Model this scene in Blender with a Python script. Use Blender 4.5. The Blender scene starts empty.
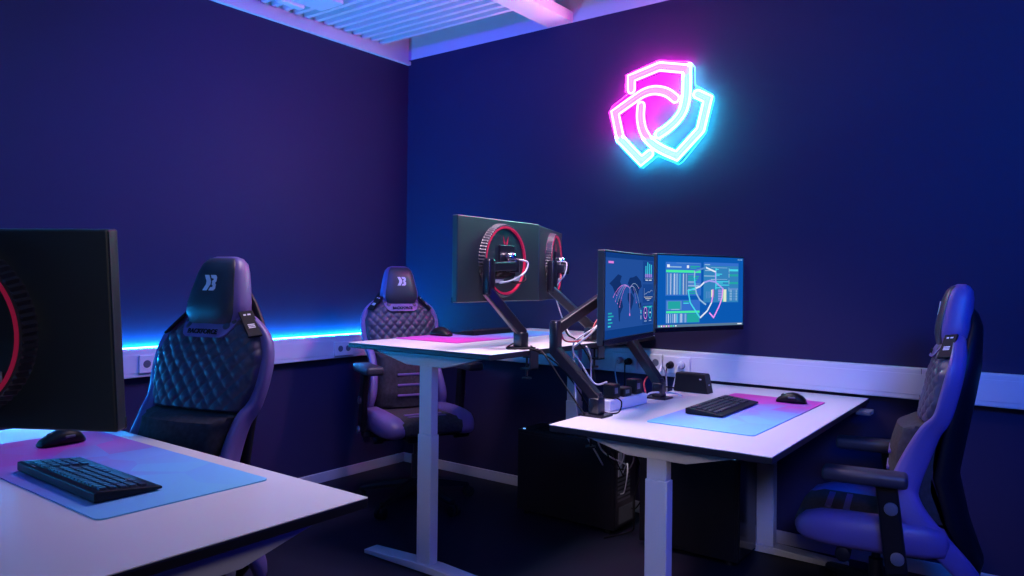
import bpy, bmesh, math, random
from mathutils import Vector, Matrix
random.seed(7)
SC = bpy.context.scene
COL = SC.collection
PI = math.pi
V = Vector

# ------------------------------------------------------------------ objects
def obj(name, bm, mats, parent=None, smooth=False, loc=None, angle=None):
    me = bpy.data.meshes.new(name)
    bmesh.ops.recalc_face_normals(bm, faces=bm.faces[:])
    bm.to_mesh(me); bm.free()
    if not isinstance(mats, (list, tuple)): mats = [mats]
    for m in mats: me.materials.append(m)
    if smooth:
        for p in me.polygons: p.use_smooth = True
        if angle is not None: me.set_sharp_from_angle(angle=math.radians(angle))
    o = bpy.data.objects.new(name, me); COL.objects.link(o)
    if parent: o.parent = parent
    if loc: o.location = loc
    return o
def tag(o, label, cat, group=None):
    o['label'] = label; o['category'] = cat
    if group: o['group'] = group
    return o
def thing(name, label, cat, loc=(0, 0, 0), rz=0, group=None):
    o = bpy.data.objects.new(name, None); COL.objects.link(o)
    o.empty_display_size = .1
    o.location = loc; o.rotation_euler = (0, 0, rz)
    return tag(o, label, cat, group)
def struct(name, bm, m, smooth=False):
    o = obj(name, bm, m, smooth=smooth); o['kind'] = 'structure'; return o
def dup(o, parent=None):
    c = o.copy(); COL.objects.link(c)
    if parent: c.parent = parent
    for ch in list(o.children): dup(ch, c)
    return c
def settle(o, base):
    """put a world-space mesh's origin at base"""
    o.data.transform(Matrix.Translation(-V(base))); o.location = base
    return o

# ------------------------------------------------------------------ geometry
def BM(): return bmesh.new()
def add(bm, other, mat=None):
    """merge other bmesh into bm"""
    if mat is not None:
        for f in other.faces: f.material_index = mat
    me = bpy.data.meshes.new('tmp'); other.to_mesh(me); other.free()
    bm.from_mesh(me); bpy.data.meshes.remove(me)
    return bm
def xf(bm, M):
    bmesh.ops.transform(bm, matrix=M, verts=bm.verts[:]); return bm
def box(c, s, bev=0, seg=2, rot=None):
    bm = BM(); bmesh.ops.create_cube(bm, size=1)
    xf(bm, Matrix.Diagonal((s[0], s[1], s[2], 1)))
    if bev: bmesh.ops.bevel(bm, geom=bm.edges[:] + bm.verts[:], offset=min(bev, min(s) * .49), segments=seg, profile=.5, affect='EDGES')
    M = Matrix.Translation(c)
    if rot is not None: M = M @ rot
    return xf(bm, M)
def rng(x0, x1, y0, y1, z0, z1, bev=0, seg=2):
    return box(((x0 + x1) / 2, (y0 + y1) / 2, (z0 + z1) / 2), (x1 - x0, y1 - y0, z1 - z0), bev, seg)
def frame_of(p, q, up=(0, 0, 1)):
    d = (V(q) - V(p)); L = d.length; d.normalize()
    u = V(up)
    if abs(d.dot(u)) > .98: u = V((1, 0, 0))
    s = d.cross(u).normalized(); u = s.cross(d)
    M = Matrix((s, d, u)).transposed().to_4x4()
    return M, L
def bar(p, q, w, h, bev=.004, up=(0, 0, 1), over=0):
    """box-section bar from p to q, w wide sideways, h along up"""
    M, L = frame_of(p, q, up)
    bm = box((0, 0, 0), (w, L + 2 * over, h), bev)
    M.translation = (V(p) + V(q)) / 2
    return xf(bm, M)
def cyl(p, q, r, r2=None, n=20, bev=0):
    bm = BM(); d = V(q) - V(p)
    bmesh.ops.create_cone(bm, cap_ends=True, segments=n, radius1=r, radius2=r if r2 is None else r2, depth=d.length)
    if bev:
        es = [e for e in bm.edges if len(e.link_faces) == 2 and any(len(f.verts) > 4 for f in e.link_faces)]
        bmesh.ops.bevel(bm, geom=es, offset=bev, segments=2, profile=.5, affect='EDGES')
    M = d.to_track_quat('Z', 'Y').to_matrix().to_4x4(); M.translation = (V(p) + V(q)) / 2
    return xf(bm, M)
def loft(rings, closed=True, caps=True):
    bm = BM(); n = len(rings[0])
    vs = [[bm.verts.new(p) for p in r] for r in rings]
    for a, b in zip(vs, vs[1:]):
        for i in range(n if closed else n - 1):
            j = (i + 1) % n
            try: bm.faces.new((a[i], a[j], b[j], b[i]))
            except ValueError: pass
    if caps and closed:
        bm.faces.new(vs[0][::-1]); bm.faces.new(vs[-1])
    return bm
def catmull(pts, k=6):
    pts = [V(p) for p in pts]
    if len(pts) < 3: return pts
    P = [pts[0] * 2 - pts[1]] + pts + [pts[-1] * 2 - pts[-2]]
    out = []
    for i in range(1, len(P) - 2):
        a, b, c, d = P[i - 1:i + 3]
        for j in range(k):
            t = j / k
            out.append(.5 * ((2 * b) + (c - a) * t + (2 * a - 5 * b + 4 * c - d) * t * t + (3 * b - a - 3 * c + d) * t ** 3))
    return out + [pts[-1]]
def tube(pts, r, n=8, k=6, closed=False, smooth=True):
    P = catmull(pts, k) if smooth and not closed else [V(p) for p in pts]
    N = len(P); rings = []
    t0 = (P[1] - P[0]).normalized()
    u = t0.orthogonal().normalized()
    for i in range(N):
        if closed: t = (P[(i + 1) % N] - P[i - 1])
        else: t = P[min(i + 1, N - 1)] - P[max(i - 1, 0)]
        if t.length < 1e-9: t = t0
        t = t.normalized()
        u = (u - t * u.dot(t))
        u = u.normalized() if u.length > 1e-6 else t.orthogonal().normalized()
        w = t.cross(u)
        rr = r(i / (N - 1)) if callable(r) else r
        rings.append([P[i] + (u * math.cos(2 * PI * a / n) + w * math.sin(2 * PI * a / n)) * rr for a in range(n)])
    if closed:
        rings.append(rings[0]); return loft(rings, True, False)
    return loft(rings)
def prism(poly, M, t, bev=0):
    """polygon (2-D, in the local xy plane) extruded by t along local z, placed by M"""
    bm = BM(); vs = [bm.verts.new((p[0], p[1], 0)) for p in poly]
    f = bm.faces.new(vs)
    r = bmesh.ops.extrude_face_region(bm, geom=[f])
    bmesh.ops.translate(bm, vec=(0, 0, t), verts=[g for g in r['geom'] if isinstance(g, bmesh.types.BMVert)])
    if bev: bmesh.ops.bevel(bm, geom=bm.edges[:], offset=bev, segments=2, profile=.5, affect='EDGES')
    return xf(bm, M)
def rrect(w, h, r, n=5):
    out = []
    for cx, cy, a0 in ((w / 2 - r, h / 2 - r, 0), (-w / 2 + r, h / 2 - r, 90), (-w / 2 + r, -h / 2 + r, 180), (w / 2 - r, -h / 2 + r, 270)):
        for i in range(n + 1):
            a = math.radians(a0 + 90 * i / n); out.append((cx + r * math.cos(a), cy + r * math.sin(a)))
    return out
def lathe(prof, n=32, M=None):
    """prof: list of (r, z)"""
    rings = [[V((r * math.cos(2 * PI * i / n), r * math.sin(2 * PI * i / n), z)) for i in range(n)] for r, z in prof]
    bm = loft(rings)
    return xf(bm, M) if M else bm
def axes(o, x, y, z):
    M = Matrix((V(x), V(y), V(z))).transposed().to_4x4(); M.translation = o; return M
def text_bm(s, size, M, depth=.0006, bold=False):
    cu = bpy.data.curves.new('t', 'FONT'); cu.body = s; cu.size = size; cu.extrude = depth
    cu.align_x = 'CENTER'; cu.align_y = 'CENTER'
    if bold: cu.offset = size * .025
    o = bpy.data.objects.new('t', cu); COL.objects.link(o)
    dg = bpy.context.evaluated_depsgraph_get(); dg.update()
    me = bpy.data.meshes.new_from_object(o.evaluated_get(dg))
    bm = BM(); bm.from_mesh(me)
    bpy.data.objects.remove(o); bpy.data.meshes.remove(me); bpy.data.curves.remove(cu)
    return xf(bm, M)

# ------------------------------------------------------------------ materials
def lin(c):
    return tuple(((x / 12.92) if x <= .04045 else ((x + .055) / 1.055) ** 2.4) for x in c)
def mat(name, col, rough=.5, metal=0, spec=.5, bump=None, emit=None, es=0, noise=None, coat=0, alpha=None, trans=0):
    m = bpy.data.materials.new(name); m.use_nodes = True
    nt = m.node_tree; b = nt.nodes['Principled BSDF']
    b.inputs['Base Color'].default_value = (*col, 1)
    b.inputs['Roughness'].default_value = rough; b.inputs['Metallic'].default_value = metal
    b.inputs['Specular IOR Level'].default_value = spec
    b.inputs['Coat Weight'].default_value = coat
    if trans: b.inputs['Transmission Weight'].default_value = trans
    if emit:
        b.inputs['Emission Color'].default_value = (*emit, 1); b.inputs['Emission Strength'].default_value = es
    tc = nt.nodes.new('ShaderNodeTexCoord')
    if noise:   # (scale, amount, second colour)
        n = nt.nodes.new('ShaderNodeTexNoise'); n.inputs['Scale'].default_value = noise[0]; n.inputs['Detail'].default_value = 4
        r = nt.nodes.new('ShaderNodeValToRGB'); r.color_ramp.elements[0].position = .5 - noise[1]; r.color_ramp.elements[1].position = .5 + noise[1]
        r.color_ramp.elements[0].color = (*col, 1); r.color_ramp.elements[1].color = (*noise[2], 1)
        nt.links.new(tc.outputs['Object'], n.inputs['Vector']); nt.links.new(n.outputs['Fac'], r.inputs['Fac'])
        nt.links.new(r.outputs['Color'], b.inputs['Base Color'])
    if bump:    # (scale, strength)
        n = nt.nodes.new('ShaderNodeTexNoise'); n.inputs['Scale'].default_value = bump[0]; n.inputs['Detail'].default_value = 3
        bp = nt.nodes.new('ShaderNodeBump'); bp.inputs['Strength'].default_value = bump[1]; bp.inputs['Distance'].default_value = .002
        nt.links.new(tc.outputs['Object'], n.inputs['Vector']); nt.links.new(n.outputs['Fac'], bp.inputs['Height'])
        nt.links.new(bp.outputs['Normal'], b.inputs['Normal'])
    return m
def glow(name, col, s):
    m = bpy.data.materials.new(name); m.use_nodes = True
    nt = m.node_tree; nt.nodes.clear()
    e = nt.nodes.new('ShaderNodeEmission'); o = nt.nodes.new('ShaderNodeOutputMaterial')
    e.inputs['Color'].default_value = (*col, 1); e.inputs['Strength'].default_value = s
    nt.links.new(e.outputs[0], o.inputs[0]); return m
M_ = {}
M_['paint'] = mat('navy_wall_paint', (.028, .023, .070), .55, bump=(180, .06), spec=.15)
M_['white_paint'] = mat('white_wall_paint', (.62, .62, .66), .6, bump=(120, .08))
M_['deck'] = mat('white_steel_deck', (.60, .60, .66), .45)
M_['floor'] = mat('dark_speckled_floor', (.0026, .0026, .0085), .5, noise=(420, .05, (.010, .010, .030)), bump=(300, .25), spec=.25)
M_['skirting'] = mat('pale_skirting', (.50, .48, .56), .45)
M_['duct'] = mat('white_plastic_ducting', (.66, .64, .72), .4)
M_['seam'] = mat('dark_seam', (.05, .05, .08), .7)
M_['socket'] = mat('white_socket_plastic', (.72, .70, .76), .35)
M_['table'] = mat('white_laminate', (.74, .72, .77), .24, spec=.5)
M_['edge'] = mat('black_table_edge', (.012, .011, .018), .4)
M_['steel'] = mat('white_powder_coat', (.58, .57, .63), .42)
M_['black'] = mat('black_plastic', (.006, .0055, .009), .45, spec=.25)
M_['shell'] = mat('dark_grey_monitor_plastic', (.010, .020, .028), .45, spec=.9)  # dark plastic; blue-green tint stands in for cyan neon light on the backs
M_['gloss'] = mat('glossy_black_plastic', (.008, .008, .012), .14)
M_['satin'] = mat('satin_black_metal', (.010, .009, .017), .30, spec=.6)
M_['rubber'] = mat('black_rubber', (.005, .0048, .008), .6, spec=.2)
M_['keys'] = mat('dark_keycaps', (.022, .021, .034), .45)
M_['pvc'] = mat('black_leatherette', (.030, .028, .044), .42, bump=(700, .1))
M_['quilt'] = mat('quilted_black_leatherette', (.050, .042, .085), .40, bump=(700, .08))
M_['suede'] = mat('black_suede', (.022, .020, .028), .95, noise=(60, .2, (.045, .04, .055)))
M_['violet'] = mat('violet_leatherette', (.135, .092, .30), .42, bump=(600, .08))
M_['thread'] = mat('pale_stitching', (.40, .38, .55), .6)
M_['emblem'] = mat('pale_print', (.75, .72, .85), .5)
M_['ink'] = mat('dark_print', (.010, .010, .015), .7, spec=.2)
M_['red'] = mat('red_ring', (.62, .02, .07), .28, spec=.6, emit=(1., .03, .16), es=.10)
M_['ridge'] = mat('ribbed_plastic', (.05, .045, .06), .4)
M_['label'] = mat('pale_label', (.35, .34, .42), .6)
M_['chrome'] = mat('chrome', (.7, .7, .75), .15, metal=1)
M_['grey'] = mat('grey_plastic', (.12, .12, .15), .4)
M_['wcable'] = mat('white_cable', (.60, .58, .64), .45)
M_['rcable'] = mat('red_cable', (.35, .03, .05), .45)
M_['power'] = mat('white_power_strip', (.72, .70, .76), .35)
M_['acrylic'] = mat('acrylic_edge', (.6, .75, .85), .15, emit=(.35, .75, 1), es=.25)  # clear rim; cyan tube light put into its colour and emission
M_['acrylic_pink'] = mat('acrylic_edge_pink', (.8, .6, .85), .15, emit=(1, .35, .95), es=.25)  # same clear rim with the pink tube light put into colour and emission
M_['pcled'] = glow('case_light', (.15, .4, 1), 2.2)
M_['strip'] = glow('blue_strip_diodes', (.006, .40, 1.20), 340)

def mat_pad():
    m = mat('printed_desk_mat', (.2, .3, .8), .62)
    nt = m.node_tree; b = nt.nodes['Principled BSDF']; tc = nt.nodes['Texture Coordinate']
    vo = nt.nodes.new('ShaderNodeTexVoronoi'); vo.inputs['Scale'].default_value = 6.5
    nt.links.new(tc.outputs['Object'], vo.inputs['Vector'])
    sp = nt.nodes.new('ShaderNodeSeparateXYZ'); nt.links.new(tc.outputs['Object'], sp.inputs[0])
    sc = nt.nodes.new('ShaderNodeSeparateColor'); nt.links.new(vo.outputs['Color'], sc.inputs[0])
    def mth(op, a, bb):
        n = nt.nodes.new('ShaderNodeMath'); n.operation = op
        for i, x in enumerate((a, bb)):
            if isinstance(x, (int, float)): n.inputs[i].default_value = x
            else: nt.links.new(x, n.inputs[i])
        return n.outputs[0]
    t = mth('ADD', mth('MULTIPLY', sp.outputs['X'], .95), mth('MULTIPLY', sp.outputs['Y'], .55))
    t = mth('ADD', t, mth('MULTIPLY', sc.outputs[0], .18))
    t = mth('ADD', t, .42)
    r = nt.nodes.new('ShaderNodeValToRGB'); e = r.color_ramp.elements
    e[0].position = .0; e[0].color = (.16, .52, .80, 1)
    e[1].position = 1.; e[1].color = (.52, .030, .36, 1)
    for p, c in ((.25, (.15, .44, .84, 1)), (.45, (.17, .27, .74, 1)), (.62, (.26, .14, .56, 1)), (.74, (.46, .05, .46, 1))):
        x = e.new(p); x.color = c
    nt.links.new(t, r.inputs['Fac']); nt.links.new(r.outputs['Color'], b.inputs['Base Color'])
    return m
M_['mat'] = mat_pad()
def mat_neon(name, gain, pink, cyan):
    """lamp whose colour runs from pink to cyan along the tube, stored per vertex"""
    m = bpy.data.materials.new(name); m.use_nodes = True
    nt = m.node_tree; nt.nodes.clear()
    a = nt.nodes.new('ShaderNodeAttribute'); a.attribute_name = 'run'
    r = nt.nodes.new('ShaderNodeValToRGB'); el = r.color_ramp.elements
    el[0].position = .35; el[0].color = (*pink, 1); el[1].position = .65; el[1].color = (*cyan, 1)
    e = nt.nodes.new('ShaderNodeEmission'); e.inputs['Strength'].default_value = gain
    o = nt.nodes.new('ShaderNodeOutputMaterial')
    nt.links.new(a.outputs['Fac'], r.inputs['Fac']); nt.links.new(r.outputs['Color'], e.inputs['Color']); nt.links.new(e.outputs[0], o.inputs[0])
    return m
M_['neon_tube'] = mat_neon('neon_tube_glow', 185.0, (1.3, .008, .52), (.008, .70, .62))
M_['neon_core'] = mat_neon('neon_core_glow', 1.1, (1, .40, .92), (.50, .92, 1))

# ------------------------------------------------------------------ camera
cam = bpy.data.cameras.new('camera'); co = bpy.data.objects.new('camera', cam); COL.objects.link(co)
yaw, pitch, roll = -.6454, .0051, .0117
d = V((math.sin(yaw) * math.cos(pitch), math.cos(yaw) * math.cos(pitch), math.sin(pitch)))
r = V((math.cos(yaw), -math.sin(yaw), 0)); u = r.cross(d)
r2 = r * math.cos(roll) + u * math.sin(roll); u2 = u * math.cos(roll) - r * math.sin(roll)
co.matrix_world = axes((3.7521, -3.7436, 1.28), r2, u2, -d)
cam.sensor_width = 36; cam.lens = 746.73 / 1024 * 36
cam.shift_y = -12.2254 / 1024
cam.clip_start = .05
SC.camera = co

# ------------------------------------------------------------------ the room
X1, Y0, HW, HB, HD = 6.2, -6.0, 2.7746, 2.811, 2.855
struct('floor', rng(-.1, X1 + .1, Y0 - .1, .1, -.1, 0), M_['floor'])
struct('wall_left', rng(-.12, 0, Y0, .1, 0, HW), M_['paint'])
struct('wall_back', rng(0, X1, 0, .12, 0, HB), M_['paint'])
struct('wall_right', rng(X1, X1 + .12, Y0, .1, 0, 3.1), M_['paint'])
struct('wall_front', rng(-.1, X1 + .1, Y0 - .12, Y0, 0, 3.1), M_['paint'])
struct('trim_1', rng(-.12, 0, Y0, .1, HW + .028, 3.1), M_['white_paint'])        # white upper strip, left wall
struct('trim_2', rng(0, X1, 0, .12, HB, 3.1), M_['white_paint'])                 # white upper strip, back wall
struct('trim_3', rng(-.12, .026, Y0, 0, HW, HW + .026, .003), M_['white_paint'])  # bead on the left wall
# corrugated ceiling deck: trapezoid ribs along x
def deck():
    bm = BM(); prof = []; p = .0765; y = -.262
    while y > Y0:
        for fy, fz in ((0, 0), (.36, 0), (.50, .036), (.86, .036)):
            prof.append((y - fy * p, HD + fz))
        y -= p
    xs = (.012, X1)
    a = [bm.verts.new((xs[0], q[0], q[1])) for q in prof]; b = [bm.verts.new((xs[1], q[0], q[1])) for q in prof]
    for i in range(len(prof) - 1): bm.faces.new((a[i], a[i + 1], b[i + 1], b[i]))
    r_ = bmesh.ops.extrude_face_region(bm, geom=bm.faces[:])
    bmesh.ops.translate(bm, vec=(0, 0, .004), verts=[g for g in r_['geom'] if isinstance(g, bmesh.types.BMVert)])
    return bm
struct('ceiling', deck(), M_['deck'])
struct('trim_4', rng(-.1, X1 + .1, Y0, .1, 3.1, 3.2), M_['white_paint'])          # slab above the deck
bm = rng(1.185, 1.365, Y0, -.002, HB + .0, HD + .02, .004)
struct('trim_5', bm, M_['white_paint'])                                           # ceiling beam
# skirting
struct('baseboard_left', add(rng(0, .014, Y0, 0, 0, .062, .003), rng(0, .016, -.085, -.055, 0, .063, .002)), M_['skirting'])
struct('baseboard_back', rng(.014, X1, -.014, 0, 0, .062, .003), M_['skirting'])
# dado cable ducting
def duct_left():
    bm = rng(0, .05, Y0, 0, .7716, .9111, .006)
    return add(bm, rng(.048, .052, Y0, 0, .795, .886, .0015))
struct('trim_6', duct_left(), M_['duct'])
bm = rng(.05, X1, -.05, 0, .7716, .9111, .006)
add(bm, rng(.05, X1, -.052, -.048, .795, .886, .0015))
struct('trim_7', bm, M_['duct'])
bm = BM()
for x in (3.215, 4.9):
    add(bm, rng(x - .0012, x + .0012, -.0512, -.047, .7725, .795)); add(bm, rng(x + .004, x + .0064, -.0512, -.047, .886, .9105))
struct('trim_8', bm, M_['seam'])

# small white ceiling fitting between ribs
fit = thing('ceiling_fitting', 'flat white fitting fixed under the corrugated ceiling near the left wall', 'ceiling fitting', (.30, -1.12, HD - .002))
obj('plate', box((.03, .0, -.012), (.20, .34, .022), .004), M_['white_paint'], fit)
obj('cover', box((-.10, -.02, -.020), (.05, .16, .036), .006), M_['socket'], fit)

# blue light strip along the ducting of the left wall
ls = thing('light_strip', 'glowing blue light strip lying on the white ducting of the left wall', 'light strip', (.02, -2.9, .9111))
obj('channel', rng(-.012, .010, -2.9, 2.88, 0, .004, .001), M_['duct'], ls)
obj('diodes', rng(-.014, .000, -2.9, 2.88, .004, .009), M_['strip'], ls)

# ------------------------------------------------------------------ sockets and plugs
def socket(x, z, wall, n, label, group='wall sockets on the ducting'):
    """n outlets side by side; local +y points out of the wall"""
    if wall == 'back': t = thing('wall_socket', label, 'socket', (x, -.052, z), PI, group)
    else: t = thing('wall_socket', label, 'socket', (.052, x, z), -PI / 2, group)
    w = .075 * n
    obj('faceplate', box((0, .006, 0), (w, .012, .088), .003), M_['socket'], t)
    for i in range(n):
        cx = (i - (n - 1) / 2) * .062
        o = obj('outlet', lathe([(.027, 0), (.027, .0135), (.0215, .0135), (.0195, .0125)], 28, axes((cx, .0, 0), (1, 0, 0), (0, 0, -1), (0, 1, 0))), M_['socket'], t, True, angle=40)
        bm = cyl((cx, .0126, 0), (cx, .0131, 0), .0192, n=24)
        obj('well', bm, M_['grey'], o)
    return t
socket(-1.86, .838, 'left', 1, 'white single wall socket half hidden behind the large near gaming chair')
socket(-.60, .832, 'left', 2, 'white double wall socket on the left wall at the tip of the raised desk')
socket(1.765, .838, 'back', 2, 'white double wall socket beside the slanted monitor stand, black and white plugs in it')
socket(1.955, .842, 'back', 1, 'small white socket plate just right of the slanted stand')
socket(2.075, .838, 'back', 2, 'white double wall socket above the black docking box')
def plug(x, z, m, label, pts, cm):
    t = thing('power_plug', label, 'plug', (x, -.066, z), 0, 'plugs in the wall sockets')
    obj('plug_body', cyl((0, .0015, 0), (0, -.03, 0), .019, .016, 20, .003), m, t, True, angle=40)
    P = [(0, -.03, 0), (0, -.045, -.008)] + [(p[0] - x, p[1] + .066, p[2] - z) for p in pts]
    obj('cord', tube(P, .0035, 7), cm, t, True)
    return t
plug(1.742, .84, M_['wcable'], 'white plug in the socket behind the white power strip', [(1.74, -.12, .78), (1.77, -.13, .68), (1.80, -.12, .58)], M_['wcable'])
plug(1.796, .836, M_['rubber'], 'black plug in the socket behind the white power strip', [(1.797, -.115, .78), (1.80, -.12, .66), (1.80, -.12, .5)], M_['rubber'])
plug(2.044, .836, M_['rubber'], 'black plug in the socket above the docking box', [(2.042, -.125, .78), (2.035, -.13, .70), (2.03, -.12, .60)], M_['rubber'])
plug(2.104, .840, M_['wcable'], 'white plug in the socket above the docking box', [(2.10, -.12, .79), (2.088, -.13, .72), (2.08, -.12, .60)], M_['wcable'])

# ------------------------------------------------------------------ neon sign on the back wall
NS = V((1.95, -.045, 2.19))
def offset_loop(pts, r):
    """outline of a stroke of half width r with mitred joints and round ends"""
    P = [V((a, b)) for a, b in pts]; n = len(P); L, R = [], []
    for i in range(n):
        t1 = (P[i] - P[i - 1]).normalized() if i else None
        t2 = (P[i + 1] - P[i]).normalized() if i < n - 1 else None
        t = ((t1 or t2) + (t2 or t1)).normalized(); nn = V((-t.y, t.x))
        k = r / max(.45, (nn.dot(V((-(t1 or t2).y, (t1 or t2).x)))))
        L.append(P[i] + nn * k); R.append(P[i] - nn * k)
    def cap(c, t, s):
        n_ = V((-t.y, t.x)); return [c + (n_ * math.cos(a) + t * math.sin(a)) * r for a in [PI * j / 8 * s for j in range(1, 8)]]
    e = cap(P[-1], (P[-1] - P[-2]).normalized(), 1)
    s_ = [P[0] - (p - P[0]) for p in cap(P[0], (P[1] - P[0]).normalized(), 1)]
    return L, R, L + e + R[::-1] + s_
def stroke(path): # path: list of runs; each run a list of points, curved when longer than 2
    out = []
    for run in path:
        q = [V((a, b, 0)) for a, b in run]
        q = catmull(q, 4) if len(q) > 2 else q
        q = [(v.x, v.y) for v in q]
        out += q if not out else q[1:]
    return out
neonA = [[(1.781, 2.343), (1.78, 2.406)], [(1.78, 2.406), (1.951, 2.444)], [(1.951, 2.444), (2.11, 2.405)], [(2.11, 2.405), (2.109, 2.324), (2.106, 2.256), (2.089, 2.188), (2.053, 2.141), (2.003, 2.103), (1.952, 2.076)]]
neonB = [[(2.044, 2.257), (2.003, 2.291), (1.959, 2.311), (1.911, 2.32), (1.855, 2.312), (1.788, 2.281), (1.68, 2.226)], [(1.68, 2.226), (1.716, 2.075)], [(1.716, 2.075), (1.847, 1.941)], [(1.847, 1.941), (1.897, 1.975)]]
neonC = [[(1.842, 2.244), (1.839, 2.184), (1.85, 2.123), (1.875, 2.073), (1.917, 2.027), (1.975, 1.989), (2.055, 1.949)], [(2.055, 1.949), (2.188, 2.074)], [(2.188, 2.074), (2.226, 2.23)], [(2.226, 2.23), (2.169, 2.263)]]
sign = thing('neon_sign', 'pink and cyan neon sign of interlocking shield outlines glowing on the back wall', 'neon sign', NS)
def hue(k, x, z):
    # 0 pink .. 1 cyan: each stroke changes colour once along its length
    s = (max(x - 2.125, 2.375 - z) if x > 2.0 or z < 2.2 else -1, 2.085 - z, max(2.06 - z, x - 1.93))[k]
    return max(0, min(1, .5 + s / .06))
def paint(o, k):
    at = o.data.attributes.new('run', 'FLOAT', 'POINT')
    for v in o.data.vertices: at.data[v.index].value = hue(k, v.co.x + NS.x, v.co.z + NS.z)
for sk, path in enumerate((neonA, neonB, neonC)):
    s = stroke(path)
    # resample so that no segment is long (for the colour run)
    q = [s[0]]
    for a, b in zip(s, s[1:]):
        k = max(1, int(math.hypot(b[0] - a[0], b[1] - a[1]) / .03))
        q += [(a[0] + (b[0] - a[0]) * i / k, a[1] + (b[1] - a[1]) * i / k) for i in range(1, k + 1)]
    L, R, loop = offset_loop(q, .0215)
    to3 = lambda p, y=0: V((p.x - NS.x, y, p.y - NS.z))
    o = obj('neon_tube', tube([to3(p) for p in loop], .0060, 8, closed=True), M_['neon_tube'], sign, True); paint(o, sk)
    e0 = (V(q[0]) - V(q[1])).normalized() * .0155; e1 = (V(q[-1]) - V(q[-2])).normalized() * .0155
    n0 = (L[0] - R[0]) * .34; n1 = (L[-1] - R[-1]) * .34
    L = [V(q[0]) + e0 + n0] + L + [V(q[-1]) + e1 + n1]; R = [V(q[0]) + e0 - n0] + R + [V(q[-1]) + e1 - n1]
    bm = BM(); vl = [bm.verts.new(to3(p, .002)) for p in L]; vr = [bm.verts.new(to3(p, .002)) for p in R]
    for i in range(len(vl) - 1): bm.faces.new((vl[i], vl[i + 1], vr[i + 1], vr[i]))
    r_ = bmesh.ops.extrude_face_region(bm, geom=bm.faces[:])
    bmesh.ops.translate(bm, vec=(0, .004, 0), verts=[g for g in r_['geom'] if isinstance(g, bmesh.types.BMVert)])
    o = obj('glowing_core', bm, M_['neon_core'], sign); paint(o, sk)
acr = [(1.74, 2.336), (1.742, 2.43), (1.944, 2.481), (2.126, 2.439), (2.15, 2.41), (2.154, 2.312), (2.247, 2.253), (2.259, 2.229), (2.214, 2.054), (2.089, 1.917), (2.064, 1.904), (2.045, 1.915), (1.943, 1.961), (1.853, 1.901), (1.689, 2.053), (1.638, 2.233), (1.658, 2.265), (1.754, 2.322)]
AP = [V((a - NS.x, .008, b - NS.z)) for a, b in acr]
obj('acrylic_rim', tube(AP[:4] , .0016, 6, smooth=False), M_['acrylic_pink'], sign)
obj('acrylic_rim', tube(AP[3:14], .0016, 6, smooth=False), M_['acrylic'], sign)
obj('acrylic_rim', tube(AP[14:] + [AP[0]], .0016, 6, smooth=False), M_['acrylic_pink'], sign)
for x, z in ((1.80, 2.42), (2.12, 2.40), (1.70, 2.22), (1.85, 1.95), (2.06, 1.955), (2.21, 2.2)):
    obj('standoff', cyl((x - NS.x, .006, z - NS.z), (x - NS.x, .045, z - NS.z), .005, n=10), M_['chrome'], sign)

# ------------------------------------------------------------------ sit-stand desks
def make_desk(label, loc, rz, h, L, D, shift=0, inset=.12):
    """local x along the desk, user at -y"""
    t = thing('standing_desk', label, 'desk', loc, rz, 'height adjustable desks')
    bm = rng(-L / 2, L / 2, -D / 2, D / 2, h - .0035, h, .001, 1)
    add(bm, rng(-L / 2, L / 2, -D / 2, D / 2, h - .025, h - .0037, .003), 1)
    obj('tabletop', bm, [M_['table'], M_['edge']], t)
    ub = h - .026
    for s in (-1, 1):
        x = s * (L / 2 - inset)
        lg = obj('leg', rng(x - .025, x + .025, shift - .041, shift + .041, .03, .597, .004), M_['steel'], t)
        obj('inner_column', rng(x - .0215, x + .0215, shift - .0365, shift + .0365, .597, ub - .055, .003), M_['steel'], lg)
        obj('foot', prism([(-.36, 0), (.36, 0), (.36, .018), (.06, .032), (-.06, .032), (-.36, .018)], axes((x - .04, shift, .004), (0, 1, 0), (0, 0, 1), (1, 0, 0)), .08, .003), M_['steel'], lg)
        obj('bracket', prism([(-.30, 0), (.30, 0), (.30, -.014), (.11, -.062), (-.11, -.062), (-.30, -.014)], axes((x - .03, shift, ub), (0, 1, 0), (0, 0, 1), (1, 0, 0)), .06, .002), M_['steel'], t)
    obj('crossbar', add(rng(-L / 2 + .15, L / 2 - .15, shift - .10, shift - .06, ub - .045, ub - .005, .003), rng(-L / 2 + .15, L / 2 - .15, shift + .06, shift + .10, ub - .045, ub - .005, .003)), M_['satin'], t)
    obj('motor_box', rng(-.16, .16, shift - .05, shift + .05, ub - .05, ub, .004), M_['satin'], t)
    return t, ub
DK1, ub1 = make_desk('white sit-stand desk in the foreground at lower left', (1.743, -2.974, 0), PI, .78, 1.45, .80, 0, .078)
DK2, ub2 = make_desk('white sit-stand desk raised highest, in front of the far gaming chair', (1.510, -.735, 0), -PI / 2, .985, 1.44, .83, -.022)
DK3, ub3 = make_desk('white sit-stand desk at right, with two lit monitors facing it', (2.620, -.762, 0), PI / 2 + .018, .757, 1.45, .798, .022)
for t, u_, L, sx, D in ((DK1, ub1, 1.45, 1, .80), (DK2, ub2, 1.44, -1, .83), (DK3, ub3, 1.45, 1, .805)):
    c = obj('control_handset', box((sx * (L / 2 - .17), -D / 2 - .012, u_ - .012), (.085, .06, .018), .004), M_['grey'], t)
    obj('display', box((sx * (L / 2 - .17), -D / 2 - .0425, u_ - .012), (.03, .001, .012)), M_['label'], c)

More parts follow.
